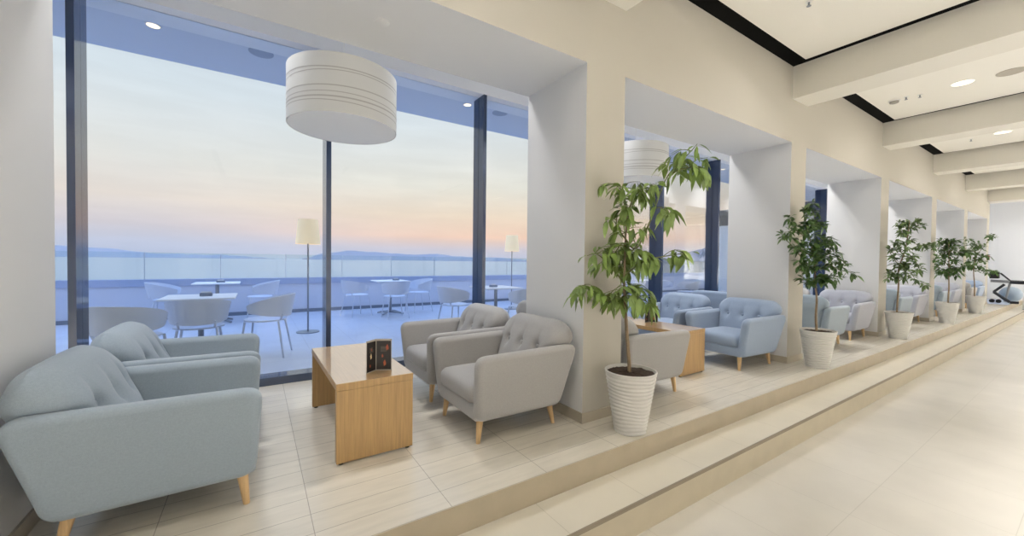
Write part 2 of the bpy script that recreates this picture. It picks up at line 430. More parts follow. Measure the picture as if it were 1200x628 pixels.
def back_bm():
    bm = nb(); rings = []
    zs = [.19+(.706-.19)*i/34 for i in range(35)]
    NF, NS = 64, 8
    def ring(z, k=1.0, zz=None):
        hw = interp(HW, z)*k if k == 1 else interp(HW, z)-.5*(1-k)*.11
        fr = interp(FR, z); rr = .055
        fc = interp(FF, z)
        mid = (fc+fr)/2
        pts = []
        for i in range(NF):           # front, from +y to -y
            t = -1+2*i/(NF-1); y = -t*(hw-.012)
            ed = max(0, (abs(y)-(hw-.075))/.075); e = .065*(1-math.sqrt(max(0, 1-ed*ed)))
            x = back_front(y, z, hw)-e
            pts.append((mid+(x-mid)*k, y))
        for i in range(1, NS):        # side -y going back
            t = i/NS; pts.append((mid+((fc-.06)*(1-t)+(fr+.03)*t-mid)*k, -hw - .006*math.sin(PI*t)))
        for i in range(12):           # rear
            t = i/11; y = -hw+.02+(2*hw-.04)*t
            pts.append((mid+(fr-mid)*k, y))
        for i in range(1, NS):
            t = i/NS; pts.append((mid+((fr+.03)*(1-t)+(fc-.06)*t-mid)*k, hw + .006*math.sin(PI*t)))
        return [(x, y, (zz if zz is not None else z)+.006*max(0, (z-.67)/.035)*(1-min(1, (abs(y)/.36))**2)) for x, y in pts]
    for z in zs: rings.append(ring(z))
    for i in range(1, 9):
        a = i/8*PI/2
        z = .706+.035*math.sin(a)
        rings.append(ring(z, max(.02, .25+.75*math.cos(a)) if i < 8 else .25, .706+.042*math.sin(a)))
    ring_skin(bm, rings)
    return bm
def seat_bm():
    bm = nb()
    n = 24
    # rounded cushion from stacked rounded rectangles
    def rr(x0, x1, hy, r, z, crown):
        pts = []
        for cx, cy, a0 in ((x1-r, hy-r, 0), (x0+r, hy-r, 90), (x0+r, -hy+r, 180), (x1-r, -hy+r, 270)):
            for k in range(7):
                a = R(a0+15*k); pts.append((cx+r*math.cos(a), cy+r*math.sin(a), z))
        return pts
    rings = []
    for s, z in ((.030, .255), (.010, .262), (0, .285), (0, .34), (.006, .362), (.02, .380), (.045, .390), (.09, .397), (.16, .402)):
        rings.append(rr(-.20+s*.3, .385-s, .268-s, max(.012, .05-s*.2), z, 0))
    ring_skin(bm, rings)
    return bm
def make_chair(fab):
    t = thing('armchair', 'x', 'armchair')
    m = FABRIC[fab]
    for s in (1, -1): obj('armrest', arm_bm(s), m, t, True, angle=60, wn=True)
    bm = nb(); 
    v = box(bm, -.30, .372, -.305, .305, .152, .262)
    bmesh.ops.bevel(bm, geom=bm.edges[:], offset=.022, segments=4, profile=.5, affect='EDGES')
    obj('base', bm, m, t, True, wn=True)
    obj('seat_cushion', seat_bm(), m, t, True, angle=70)
    b = obj('backrest', back_bm(), m, t, True, angle=75)
    for y, z in BUT:
        bb = nb(); x = back_front(y, z, interp(HW, z))+.007
        bmesh.ops.create_uvsphere(bb, u_segments=16, v_segments=8, radius=.02)
        for q in bb.verts: q.co.x *= .5
        bmesh.ops.translate(bb, verts=bb.verts[:], vec=(x, y, z))
        obj('button', bb, m, b, True)
    for sx in (.315, -.265):
        for sy in (1, -1):
            lb = nb()
            ring_skin(lb, [[(sx+(.018 if sx > 0 else -.03)*k+r*math.cos(2*PI*i/14), sy*(.262+.012*k)+r*math.sin(2*PI*i/14), z) for i in range(14)] for r, z, k in ((.014, 0, 1), (.0145, .004, 1), (.025, .155, 0))])
            obj('leg', lb, M_leg, t, True)
    return t
PROTO = {}
def chair(fab, x, y, deg, label):
    g = 'lounge armchairs along the windows'
    if fab not in PROTO:
        PROTO[fab] = make_chair(fab); o = PROTO[fab]; o.location = (x, y, 0); o.rotation_euler = (0, 0, R(deg)); o['label'] = label; o['group'] = g
        return o
    return dup(PROTO[fab], (x, y, 0), R(deg), label, g)
chair('teal', -.372, 2.57, 0, 'pale teal tufted armchair in the lower left corner, closest to the viewer')
chair('teal', -.37, 3.45, 0, 'pale teal armchair by the window, behind the big corner armchair')
chair('grey', 1.555, 2.53, 180, 'warm grey tufted armchair against the first pillar, nearer the step')
chair('grey', 1.575, 3.41, 180, 'warm grey armchair by the window, behind the grey chair at the pillar')
chair('grey', 2.955, 2.50, -2, 'grey armchair seen from its side directly behind the largest potted tree')
chair('grey', 2.93, 3.40, 0, 'grey armchair by the window beyond the largest potted tree, mostly hidden by the pillar')
chair('blue', 4.885, 2.52, 177, 'pale blue armchair facing the viewer at the second pillar, nearer the step')
chair('blue', 4.90, 3.40, 180, 'pale blue armchair by the window behind the blue chair at the second pillar')
chair('teal', 7.05, 2.52, 0, 'pale teal armchair turned away, directly behind the second potted tree')
chair('blue', 6.42, 3.45, 0, 'pale blue armchair by the window, its back peeking past the second pillar')
chair('lilac', 8.23, 2.53, 180, 'lilac grey armchair facing left between the second and third potted trees')
chair('grey', 8.24, 3.42, 180, 'grey armchair by the window beyond the second potted tree')
chair('teal', 10.42, 2.52, 0, 'pale teal armchair turned away behind the third potted tree')
chair('lilac', 11.58, 2.52, 180, 'lilac grey armchair between the third and fourth potted trees')
chair('teal', 13.75, 2.52, 0, 'pale teal armchair turned away behind the fourth potted tree')
chair('lilac', 14.93, 2.52, 180, 'lilac grey armchair between the fourth and fifth potted trees')
chair('grey', 17.1, 2.52, 0, 'grey armchair turned away behind the fifth potted tree')
chair('blue', 18.28, 2.52, 180, 'pale blue armchair behind the fifth potted tree, at the last pillar')

# ------------------------------------------------------------------ coffee tables
def make_table(label):
    t = thing('coffee_table', label, 'coffee table', group='oak coffee tables between the armchairs')
    W, L, H = .228, .545, .478
    obj('table_top', boxes((-W, W, -L, L, H-.042, H), bev=.002), [M_oak_top, M_oak], t)
    for s in (-1, 1):
        y0, y1 = sorted((s*L, s*(L-.042)))
        p = obj('leg_panel', boxes((-W+.002, W-.002, y0, y1, .012, H-.043), bev=.0015), M_oak, t)
        for sx in (-1, 1):
            bm = nb(); lathe(bm, [(.014, 0), (.014, .0125)], 12, sx*(W-.03), s*(L-.021)); obj('glide', bm, M_black, p)
    return t
def top_mats(t):
    for ch in t.children:
        if ch.name.startswith('table_top'):
            for p in ch.data.polygons: p.material_index = 0 if p.normal.z > .9 else 1
t1 = make_table('oak coffee table between the teal and grey armchairs at the first window')
top_mats(t1)
t1.location = (.610, 2.975, 0); t1.rotation_euler = (0, 0, R(.5))
t2 = dup(t1, (3.925, 2.99, 0), R(1), 'oak coffee table in front of the pale blue armchairs, behind the largest tree')

# ------------------------------------------------------------------ folded menu cards
M_print = mat('black_print', (22, 21, 22), .35)
M_card = mat('grey_card_edge', (176, 168, 156), .6)
def menu(label, loc, rz, sx=1.):
    t = thing('menu_stand', label, 'menu', loc, rz, 'standing menus on the coffee tables')
    hh = .205
    rnd = random.Random(4)
    cols = [(186, 96, 60), (206, 180, 140), (170, 80, 54), (228, 206, 160), (120, 116, 108)]
    for (ax, ay), (bx, by) in (((-.078, -.045), (-.028, .03)), ((-.028, .03), (.07, .012))):
        d = Vector((bx-ax, by-ay)); L = d.length; d /= L; nrm = Vector((d.y, -d.x))
        bm = nb(); c = [(ax, ay), (bx, by)]
        def q(s, k, z): return (ax+d.x*s*L+nrm.x*k, ay+d.y*s*L+nrm.y*k, z)
        def slab(bm, s0, s1, k0, k1, z0, z1):
            v = [bm.verts.new(q(s, k, z)) for s in (s0, s1) for k in (k0, k1) for z in (z0, z1)]
            for ff in ((0,1,3,2),(4,6,7,5),(0,4,5,1),(2,3,7,6),(0,2,6,4),(1,5,7,3)): bm.faces.new([v[i] for i in ff])
        slab(bm, 0, 1, -.004, 0, 0, hh)
        p = obj('panel', bm, M_card, t)
        bm = nb(); slab(bm, .035, .965, 0, .0006, .006, hh-.012); slab(bm, .035, .965, -.0046, -.004, .006, hh-.006); obj('printed_face', bm, M_print, p)
        for k in range(3):
            bm = nb(); s0 = .25+.5*rnd.random(); z0 = .04+.05*k+.012*rnd.random(); a, b = .045+.04*rnd.random(), .007+.010*rnd.random()
            vs = [bm.verts.new(q(s0+a*math.cos(2*PI*i/14)*(1+.25*math.sin(3*i)), .001, z0+b*math.sin(2*PI*i/14)*(1.2+.3*math.cos(2*i)))) for i in range(14)]
            bm.faces.new(vs)
            obj('dish_picture', bm, mat('menu_picture_%d' % (k+rnd.randint(0, 2)), cols[(k+rnd.randint(0, 2)) % 5], .4), p)
        bm = nb()
        for k in range(5): slab(bm, .3, .3+.3+.15*rnd.random(), .0007, .0009, .125+.007*k, .1275+.007*k)
        obj('text_lines', bm, mat('menu_text', (120, 112, 100), .5), p)
    return t
menu('standing black menu card with food pictures on the first coffee table', (.672, 2.575, .478), R(-18))
menu('standing black menu card on the coffee table behind the largest tree', (3.99, 3.02, .478), R(-50))

# ------------------------------------------------------------------ potted trees
def pot_bm(rt, rb, h, seed):
    bm = nb(); n = 72; nz = 64; rings = []
    rnd = random.Random(seed); ph = [rnd.random()*6 for _ in range(4)]
    for j in range(nz+1):
        s = j/nz; z = h*s; r = rb+(rt-rb)*s
        ring = []
        for i in range(n):
            a = 2*PI*i/n
            ww = 2*PI*16*s + 1.2*math.sin(2*a+ph[0]+3*s) + .9*math.sin(3*a+ph[1]+9*s)
            dr = .0034*math.sin(ww)*min(1, (1-s)*14)
            rr = r+dr+(.003 if s > .97 else 0)
            ring.append((rr*math.cos(a), rr*math.sin(a), z))
        rings.append(ring)
    for r, z in ((rt-.003, h+.004), (rt-.009, h+.003), (rt-.012, h-.01), (rt-.022, h-.05)):
        rings.append([(r*math.cos(2*PI*i/n), r*math.sin(2*PI*i/n), z) for i in range(n)])
    ring_skin(bm, rings)
    return bm
def leaf(bm, p, d, nrm, L, W, droop):
    """folded, curved leaf: base p, direction d"""
    d = d.normalized(); s = d.cross(nrm)
    if s.length < 1e-3: s = d.orthogonal()
    s.normalize(); nn = s.cross(d)
    rows = []
    for k, (t, wd) in enumerate(((0, .06), (.22, .72), (.5, 1), (.78, .62), (1, .03))):
        c = p + d*L*t + Vector((0, 0, -1))*droop*L*t*t
        rows.append([bm.verts.new(c - s*W*wd*.5 + nn*W*.16*wd), bm.verts.new(c), bm.verts.new(c + s*W*wd*.5 + nn*W*.16*wd)])
    for a, b in zip(rows, rows[1:]):
        for i in (0, 1): bm.faces.new((a[i], a[i+1], b[i+1], b[i]))
def tree(loc, limbs, label, lm, nleaf, L, W, seed, pot=(.178, .108, .43), droop=.5, hang=.5, rise=.15, trunk_r=.014, depth=.5, ntw=3, split=.55):
    C = Vector(loc); n = Vector((C.x, C.y, 0)).normalized(); rg = Vector((n.y, -n.x, 0))
    t = thing('potted_tree', label, 'potted tree', loc, 0, 'white potted trees along the lounge edge')
    rnd = random.Random(seed)
    p = obj('pot', pot_bm(*pot, seed), M_pot, t, True, angle=40)
    bm = nb(); lathe(bm, [(pot[0]-.020, pot[2]-.035), (pot[0]-.013, pot[2]-.016), (pot[0]*.75, pot[2]-.013), (pot[0]*.5, pot[2]-.011), (pot[0]*.25, pot[2]-.009), (.02, pot[2]-.008)], 60)
    for v in bm.verts: v.co.z += rnd.uniform(-.005, .003)
    obj('soil', bm, M_soil, t, True)
    # limbs given as (sideways, height); depth grows away from the trunk
    trunk = limbs[0]
    tp = smooth_path([(rg*u + n*(.012*math.sin(3*i))).to_tuple()[:2] + (z,) for i, (u, z) in enumerate(trunk)], 5)
    tp = [Vector(q) for q in tp]; tp[0].z = pot[2]-.03
    bm = nb(); k = len(tp); tube(bm, tp, [trunk_r*(1-.65*i/(k-1)) for i in range(k)], 9); obj('trunk', bm, M_bark, t, True)
    bb = nb(); fb = nb(); paths = []
    half = [q for q in tp if q.z > trunk[0][1] + split*(trunk[-1][1]-trunk[0][1])]
    paths.append(half)
    for li, l in enumerate(limbs[1:]):
        sg = (1 if li % 2 else -1)*rnd.uniform(.25, .85)*depth
        base = min(tp, key=lambda q: (q.dot(rg)-l[0][0])**2+(q.z-l[0][1])**2)
        near = l[0][1] < trunk[-1][1]+.02 and abs(base.dot(rg)-l[0][0]) < .08
        if not near:
            base2 = min((q for pth in paths for q in pth), key=lambda q: (q.dot(rg)-l[0][0])**2+(q.z-l[0][1])**2); base = base2
        pts = [base]; run = 0; w0 = base.dot(n)
        for (ua, za), (ub, zb) in zip(l, l[1:]):
            run += math.hypot(ub-ua, zb-za); w_ = min(w0+sg*run, max(-.45, (2.03-C.y-rg.y*ub)/n.y))
            pts.append(rg*ub + n*w_ + Vector((0, 0, zb)))
        sp = [Vector(q) for q in smooth_path(pts, 5)]
        paths.append(sp)
        r0 = trunk_r*.5; k = len(sp); tube(bb, sp, [r0*(1-.75*i/(k-1)) for i in range(k)], 6)
    # extra side twigs in depth, so the crown is round
    extra = []
    for pth in paths:
        for _ in range(ntw):
            q = pth[rnd.randrange(len(pth)//5, len(pth))]
            a = rnd.uniform(0, 2*PI); ln = rnd.uniform(.5, 1.0)*L*1.7
            e = q + Vector((math.cos(a)*ln, math.sin(a)*ln*(1 if C.y+q.y+math.sin(a)*ln < 2.06 else -1), rnd.uniform(-.4, .6)*ln))
            sp = [Vector(x) for x in smooth_path([q, q.lerp(e, .5)+Vector((0, 0, .02)), e], 4)]
            tube(bb, sp, [trunk_r*.22*(1-.6*i/(len(sp)-1)) for i in range(len(sp))], 5); extra.append(sp)
    obj('branches', bb, M_twig, t, True)
    allp = paths[1:]*2 + extra + [half]*3
    for i in range(nleaf):
        pth = allp[i % len(allp)]
        lo = 0 if pth is half else len(pth)*.15
        j = min(len(pth)-1, max(0, int(lo + (len(pth)-lo)*rnd.random()**.9)))
        q = pth[j]; tdir = (pth[min(j+1, len(pth)-1)]-pth[max(j-1, 0)]).normalized()
        a = rnd.uniform(0, 2*PI)
        side = Vector((math.cos(a), math.sin(a), 0))
        d = (tdir*rnd.uniform(.2, .8) + side*rnd.uniform(.4, 1) + Vector((0, 0, -hang*rnd.uniform(.2, 1.6)+rise)))
        if C.y + q.y + d.normalized().y*L > 2.10: d.y = -abs(d.y)
        ll = L*rnd.uniform(.6, 1.15)
        st = q + d.normalized()*.012
        leaf(fb, st, d, Vector((rnd.uniform(-.5, .5), rnd.uniform(-.5, .5), 1)), ll, W*ll/L*rnd.uniform(.8, 1.1), droop*rnd.uniform(.3, 1))
    obj('foliage', fb, lm, t, True, angle=180)
    return t
LIMBS = [
[[(-0.007,0.434),(-0.027,0.653),(-0.042,0.854),(-0.053,0.988),(-0.053,1.141),(-0.05,1.366),(-0.041,1.542)],[(-0.05,1.366),(0.026,1.299),(0.125,1.52),(0.157,1.626),(0.216,1.777),(0.333,1.899),(0.38,1.953)],[(0.216,1.777),(0.302,1.813),(0.398,1.825),(0.446,1.794)],[(-0.046,1.122),(0.079,1.209),(0.224,1.246),(0.365,1.27)],[(-0.054,1.055),(-0.154,1.176),(-0.246,1.255),(-0.307,1.243)],[(-0.056,0.988),(-0.193,0.959),(-0.303,1.011),(-0.384,0.983)],[(-0.041,1.542),(-0.073,1.701),(-0.133,1.77)],[(-0.041,1.542),(0.014,1.679),(0.072,1.665)],[(-0.05,1.366),(-0.117,1.477),(-0.089,1.61)],[(-0.048,1.244),(0.037,1.335),(0.086,1.473)],[(-0.056,0.951),(0.025,1.015),(0.122,0.994)],[(-0.056,0.97),(-0.108,0.925),(-0.168,0.922)],[(-0.053,1.141),(-0.125,1.244),(-0.079,1.336)],[(-0.049,0.939),(0.055,0.943),(0.129,0.91)]],
[[(-0.012,0.397),(-0.023,0.596),(-0.019,0.797),(-0.039,0.997),(-0.043,1.197),(-0.088,1.448),(-0.133,1.682)],[(-0.042,1.117),(-0.182,1.297),(-0.32,1.505),(-0.364,1.558)],[(-0.132,1.651),(-0.159,1.784),(-0.152,1.855)],[(-0.043,1.177),(0.072,1.317),(0.163,1.278),(0.232,1.201)],[(-0.041,1.097),(0.074,1.199),(0.189,1.123)],[(-0.043,1.177),(-0.122,1.115),(-0.188,1.175)],[(-0.071,1.378),(0.029,1.496),(0.084,1.445)],[(-0.105,1.519),(-0.213,1.584),(-0.273,1.689)],[(-0.123,1.621),(-0.053,1.718),(-0.013,1.676)],[(-0.04,1.047),(-0.079,0.975),(-0.128,1.013)],[(-0.041,1.077),(0.031,1.0),(0.062,1.041)],[(-0.045,1.297),(-0.15,1.338),(-0.217,1.379)]],
[[(-0.023,0.422),(-0.018,0.676),(-0.012,0.888),(-0.017,1.141),(0.047,1.421),(0.08,1.699),(0.095,1.933)],[(-0.014,1.0),(-0.097,1.097),(-0.136,0.982)],[(-0.018,1.183),(-0.102,1.352),(-0.146,1.494)],[(0.047,1.407),(0.162,1.489),(0.285,1.514),(0.36,1.486)],[(0.048,1.352),(0.166,1.283),(0.227,1.146)],[(0.081,1.657),(-0.01,1.772),(-0.002,1.884)],[(0.088,1.795),(0.175,1.819),(0.183,1.9)],[(0.011,1.24),(0.112,1.102),(0.193,0.939)],[(-0.016,1.099),(0.07,1.24),(0.146,1.352)],[(0.028,1.38),(-0.076,1.578)],[(-0.013,0.93),(0.055,1.003),(0.113,1.047)]],
[[(0.009,0.474),(0.016,0.725),(0.011,0.958),(0.006,1.226),(0.0,1.494),(-0.004,1.69)],[(0.011,0.958),(-0.137,1.133),(-0.19,1.314)],[(0.007,1.19),(-0.106,1.405),(-0.171,1.586)],[(0.007,1.19),(0.109,1.369),(0.165,1.492)],[(0.011,0.958),(0.114,1.121),(0.194,1.193)],[(0.001,1.44),(0.069,1.617),(0.043,1.724)],[(0.001,1.44),(-0.074,1.62),(-0.064,1.71)],[(0.01,1.011),(-0.039,1.082),(-0.087,1.044)],[(0.009,1.083),(0.067,1.156),(0.117,1.015)]],
[[(-0.023,0.494),(-0.028,0.757),(-0.048,1.019),(-0.04,1.326),(-0.016,1.501)],[(-0.035,1.064),(-0.14,1.326),(-0.204,1.635),(-0.224,1.902)],[(-0.035,1.064),(0.118,1.111),(0.215,1.07)],[(-0.015,1.458),(0.093,1.674),(0.198,1.887),(0.278,1.948)],[(-0.038,1.239),(0.057,1.371),(0.139,1.457)],[(-0.038,1.195),(-0.137,1.193),(-0.211,1.236)],[(-0.016,1.501),(-0.076,1.677),(-0.049,1.764)],[(-0.143,1.458),(-0.263,1.636)]]]
tree((2.24, 1.865, 0), LIMBS[0], 'largest potted tree, sparse drooping light green leaves, at the first pillar', M_leafA, 640, .095, .042, 11, droop=.6, hang=1.1, rise=.4, depth=.35, ntw=4, split=.42)
tree((5.51, 1.87, 0), LIMBS[1], 'dense dark green tree in a ribbed white pot at the second pillar', M_leafB, 1000, .085, .04, 12, droop=.4, hang=.9, rise=.75, ntw=5)
tree((8.87, 1.91, 0), LIMBS[2], 'tall airy potted tree at the third pillar', M_leafC, 760, .09, .042, 13, droop=.4, hang=.9, rise=.75, ntw=4)
tree((12.15, 1.88, 0), LIMBS[3], 'rounded compact potted tree at the fourth pillar', M_leafB, 650, .10, .05, 14, droop=.4, hang=.9, rise=.75, ntw=5)
tree((15.45, 1.90, 0), LIMBS[4], 'farthest potted tree with one long sprig reaching up to the right', M_leafB, 520, .10, .05, 15, droop=.4, hang=.9, rise=.75, ntw=4)

# ------------------------------------------------------------------ pendant lamps
def make_pendant(label):
    t = thing('pendant_lamp', label, 'pendant lamp', group='striped drum pendants in the window bays')
    r, zb, zt = .385, 2.19, 2.59
    bm = nb(); lathe(bm, [(r-.006, zb+.004), (r, zb), (r, zt), (r-.004, zt+.002), (r-.012, zt), (r-.012, zb+.012)], 64, cap0=False, cap1=False); obj('lamp_shade', bm, M_shade, t, True)
    bm = nb(); lathe(bm, [(r-.007, zb+.0015), (r-.007, zb+.006)], 64); obj('diffuser', bm, mat('white_diffuser', (244, 244, 242), .7), t)
    bm = nb(); lathe(bm, [(.03, zt-.02), (.035, zt), (.006, zt+.03), (.004, zt+.035)], 16); obj('cap', bm, M_white, t, True)
    for zz, amp, ph, wd in ((2.498, .010, .5, .004), (2.462, .012, 2.5, .003), (2.372, .006, 1.0, .004), (2.318, .008, 3.6, .003), (2.298, .005, .2, .005), (2.262, .010, 4.6, .003)):
        bm = nb(); n = 64; rr = r+.0012
        a = [[((rr)*math.cos(2*PI*i/n), rr*math.sin(2*PI*i/n), zz+amp*math.sin(2*PI*i/n+ph)+k) for i in range(n)] for k in (-wd, wd)]
        ring_skin(bm, a, False, False); obj('stripe', bm, M_stripe, t, True)
    for k in range(3):
        bm = nb(); aa = 2*PI*k/3; tube(bm, [(0, 0, zt-.005), ((r-.01)*math.cos(aa), (r-.01)*math.sin(aa), zt-.005)], .003, 6); obj('spoke', bm, M_steel, t)
    bm = nb(); tube(bm, [(0, 0, zt+.03), (0, 0, 3.44)], .003, 6); obj('cord', bm, M_white, t)
    bm = nb(); lathe(bm, [(.05, 3.45), (.05, 3.43), (.02, 3.42)], 20); obj('canopy', bm, M_white, t)
    return t
pd = make_pendant('big white striped drum pendant above the first coffee table'); pd.location = (.565, 3.24, 0)
dup(pd, (.565+3.35, 3.24, 0), 0, 'white striped drum pendant behind the leaves of the largest tree')
dup(pd, (.565+6.7, 3.24, 0), .4, 'white striped drum pendant in the third window bay, mostly hidden by a pillar')

# ------------------------------------------------------------------ ceiling fittings
LAMPC = (1.0, .985, .96)
M_glow = mat('lit_diffuser', (255, 246, 228), .5, emit=((255, 240, 214), 1.6))
def area(name, parent, loc, power, size, color, rot=(0, 0, 0), spread=125):
    l = bpy.data.lights.new(name, 'AREA'); l.shape = 'DISK'; l.size = size; l.energy = power; l.color = color; l.spread = R(spread)
    o = bpy.data.objects.new(name, l); COL.objects.link(o); o.location = loc; o.rotation_euler = rot; o.parent = parent
    return o
HALL_W = (9, 64, 82)
n = 0
bays = ['first', 'second', 'third', 'fourth', 'fifth', 'sixth', 'seventh']
for bi, x in enumerate([-2.45, .85, 4.2, 7.55, 10.89, 14.24, 17.59, 21.2]):
    for ri, y in enumerate((1.095, -1.75, -3.7)):  # lamps out of view are added to light the hall
        lab = 'round lit downlight in the ceiling panel, %s' % (
            {(3, 0): 'beside the smoke detector', (4, 0): 'second one along the hall past the smoke detector', (5, 0): 'third along the hall from the smoke detector'}.get((bi, ri), 'added outside the picture to light the hall'))
        t = thing('downlight', lab, 'downlight', (x, y, 3.535), 0, 'recessed hall downlights')
        bm = nb(); lathe(bm, [(.112, 0), (.112, -.004), (.098, -.005), (.096, 0)], 32, cap0=False, cap1=False); obj('frame', bm, M_white, t, True)
        bm = nb(); lathe(bm, [(.096, -.001), (.096, -.003)], 32); obj('diffuser', bm, M_glow, t)
        area('lamp', t, (0, 0, -.02), HALL_W[ri]*(2.6 if bi == 7 else 1), .3, LAMPC, spread=(150, 78, 90)[ri])
for bi in range(-1, 6):  # unseen lamps added above the bays to light chairs and floor
    for k, dx in enumerate((-.85, .85)):
        t = thing('lounge_fill_light', 'added light in the ceiling over the armchairs, hidden above the window bay opening', 'downlight', (.6+3.345*bi+dx, 3.3, 3.45), 0, 'added lounge lights')
        bm = nb(); lathe(bm, [(.08, 0), (.08, -.004), (.07, -.005), (.068, 0)], 28, cap0=False, cap1=False); obj('frame', bm, M_white, t, True)
        bm = nb(); lathe(bm, [(.068, -.001), (.068, -.003)], 28); obj('diffuser', bm, mat('soft_diffuser', (236, 234, 228), .6), t)
        area('lamp', t, (0, 0, -.02), 12 if bi < 1 else (15 if bi == 1 else 22), .3, (1, .99, .97), spread=115)
t = thing('ceiling_speaker', 'round grey speaker grille in the ceiling beside the lit downlight', 'speaker', (7.585, .713, 3.535))
bm = nb(); lathe(bm, [(.12, 0), (.12, -.005), (.112, -.006), (.112, -.004)], 32); obj('grille', bm, mat('grey_grille', (176, 170, 158), .7, bump=(300, .6)), t, True)
t = thing('smoke_detector', 'white round smoke detector on the second ceiling panel', 'smoke detector', (7.59, 1.744, 3.535))
bm = nb(); lathe(bm, [(.062, 0), (.062, -.012)], 28); obj('base', bm, M_white, t, True)
bm = nb(); lathe(bm, [(.05, -.012), (.048, -.035), (.03, -.042)], 28); obj('cap', bm, mat('detector_grey', (150, 146, 138), .5), t, True)
def sprinkler(label, loc):
    t = thing('sprinkler', label, 'sprinkler', loc, 0, 'ceiling sprinklers')
    bm = nb(); lathe(bm, [(.028, 0), (.026, -.006)], 20); obj('escutcheon', bm, M_white, t)
    bm = nb(); lathe(bm, [(.008, -.006), (.008, -.035), (.018, -.037), (.018, -.04)], 16); obj('nozzle', bm, M_steel, t, True)
    return t
s1 = sprinkler('small sprinkler hanging from the nearest ceiling panel at the top edge', (4.121, 1.526, 3.535))
dup(s1, (7.55, 1.613, 3.535), 0, 'small sprinkler next to the smoke detector')
dup(s1, (7.607, 1.49, 3.535), 0, 'second small sprinkler from the smoke detector')
dup(s1, (11.02, 1.472, 3.535), 0, 'small sprinkler on the third ceiling panel')
t = thing('ceiling_sensor', 'flat white disc on the soffit above the striped pendant', 'sensor', (.652, 2.488, 2.66))
bm = nb(); lathe(bm, [(.045, 0), (.044, -.004), (.03, -.007)], 28); obj('cover', bm, M_wall, t, True)

# ------------------------------------------------------------------ terrace fittings
M_warm = mat('warm_lamp', (255, 236, 200), .5, emit=((255, 226, 180), 2.2))
def soffit_light(x, lab):
    t = thing('soffit_light', lab, 'soffit light', (x, 5.03, 3.4), 0, 'terrace soffit lights')
    bm = nb(); lathe(bm, [(.065, 0), (.065, -.004), (.05, -.005), (.05, 0)], 28, cap0=False, cap1=False); obj('frame', bm, M_white, t, True)
    bm = nb(); lathe(bm, [(.05, -.001), (.05, -.003)], 28); obj('diffuser', bm, M_warm, t)
def soffit_speaker(x, lab):
    t = thing('soffit_speaker', lab, 'speaker', (x, 5.03, 3.4), 0, 'terrace soffit speakers')
    bm = nb(); lathe(bm, [(.115, 0), (.115, -.005), (.105, -.006)], 32); obj('grille', bm, mat('soffit_grille', (172, 180, 194), .7), t, True)
soffit_light(-.816, 'small lit lamp in the terrace soffit at the upper left window')
soffit_light(2.506, 'small lit lamp in the terrace soffit beside the third window frame')
soffit_light(5.83, 'small lit lamp in the soffit past the first pillar')
soffit_light(9.15, 'small lit lamp in the soffit seen in the third window bay')
soffit_speaker(.049, 'round speaker grille in the terrace soffit left of the striped pendant')
soffit_speaker(3.04, 'round speaker grille in the terrace soffit near the first pillar')
def floor_lamp(label, loc):
    t = thing('floor_lamp', label, 'floor lamp', loc, 0, 'lit terrace floor lamps')
    bm = nb(); lathe(bm, [(.17, 0), (.17, .012), (.02, .022)], 36); obj('base', bm, M_steel, t, True)
    bm = nb(); lathe(bm, [(.013, .015), (.013, 1.60)], 12); obj('pole', bm, M_steel, t, True)
    bm = nb(); lathe(bm, [(.185, 1.44), (.15, 1.84)], 40, cap0=False, cap1=False)
    lathe(bm, [(.181, 1.441), (.146, 1.839)], 40, cap0=False, cap1=False)
    obj('lamp_shade', bm, mat('lit_lamp_shade', (244, 226, 188), .8, emit=((255, 220, 160), .38)), t, True)
    bm = nb(); lathe(bm, [(.03, 1.56), (.045, 1.62), (.03, 1.67), (.01, 1.69)], 16); obj('bulb', bm, mat('lit_bulb', (255, 240, 210), .5, emit=((255, 224, 170), 6)), t, True)
    bm = nb()
    for k in range(3):
        a = 2*PI*k/3; tube(bm, [(0, 0, 1.6), (.165*math.cos(a), .165*math.sin(a), 1.6)], .003, 6)
    obj('shade_holder', bm, M_steel, t)
    return t
fl = floor_lamp('lit floor lamp on the terrace beside the middle window frame', (.714, 7.188, 0))
dup(fl, (5.35, 8.2, 0), 0, 'lit floor lamp on the terrace, half hidden by the first pillar')

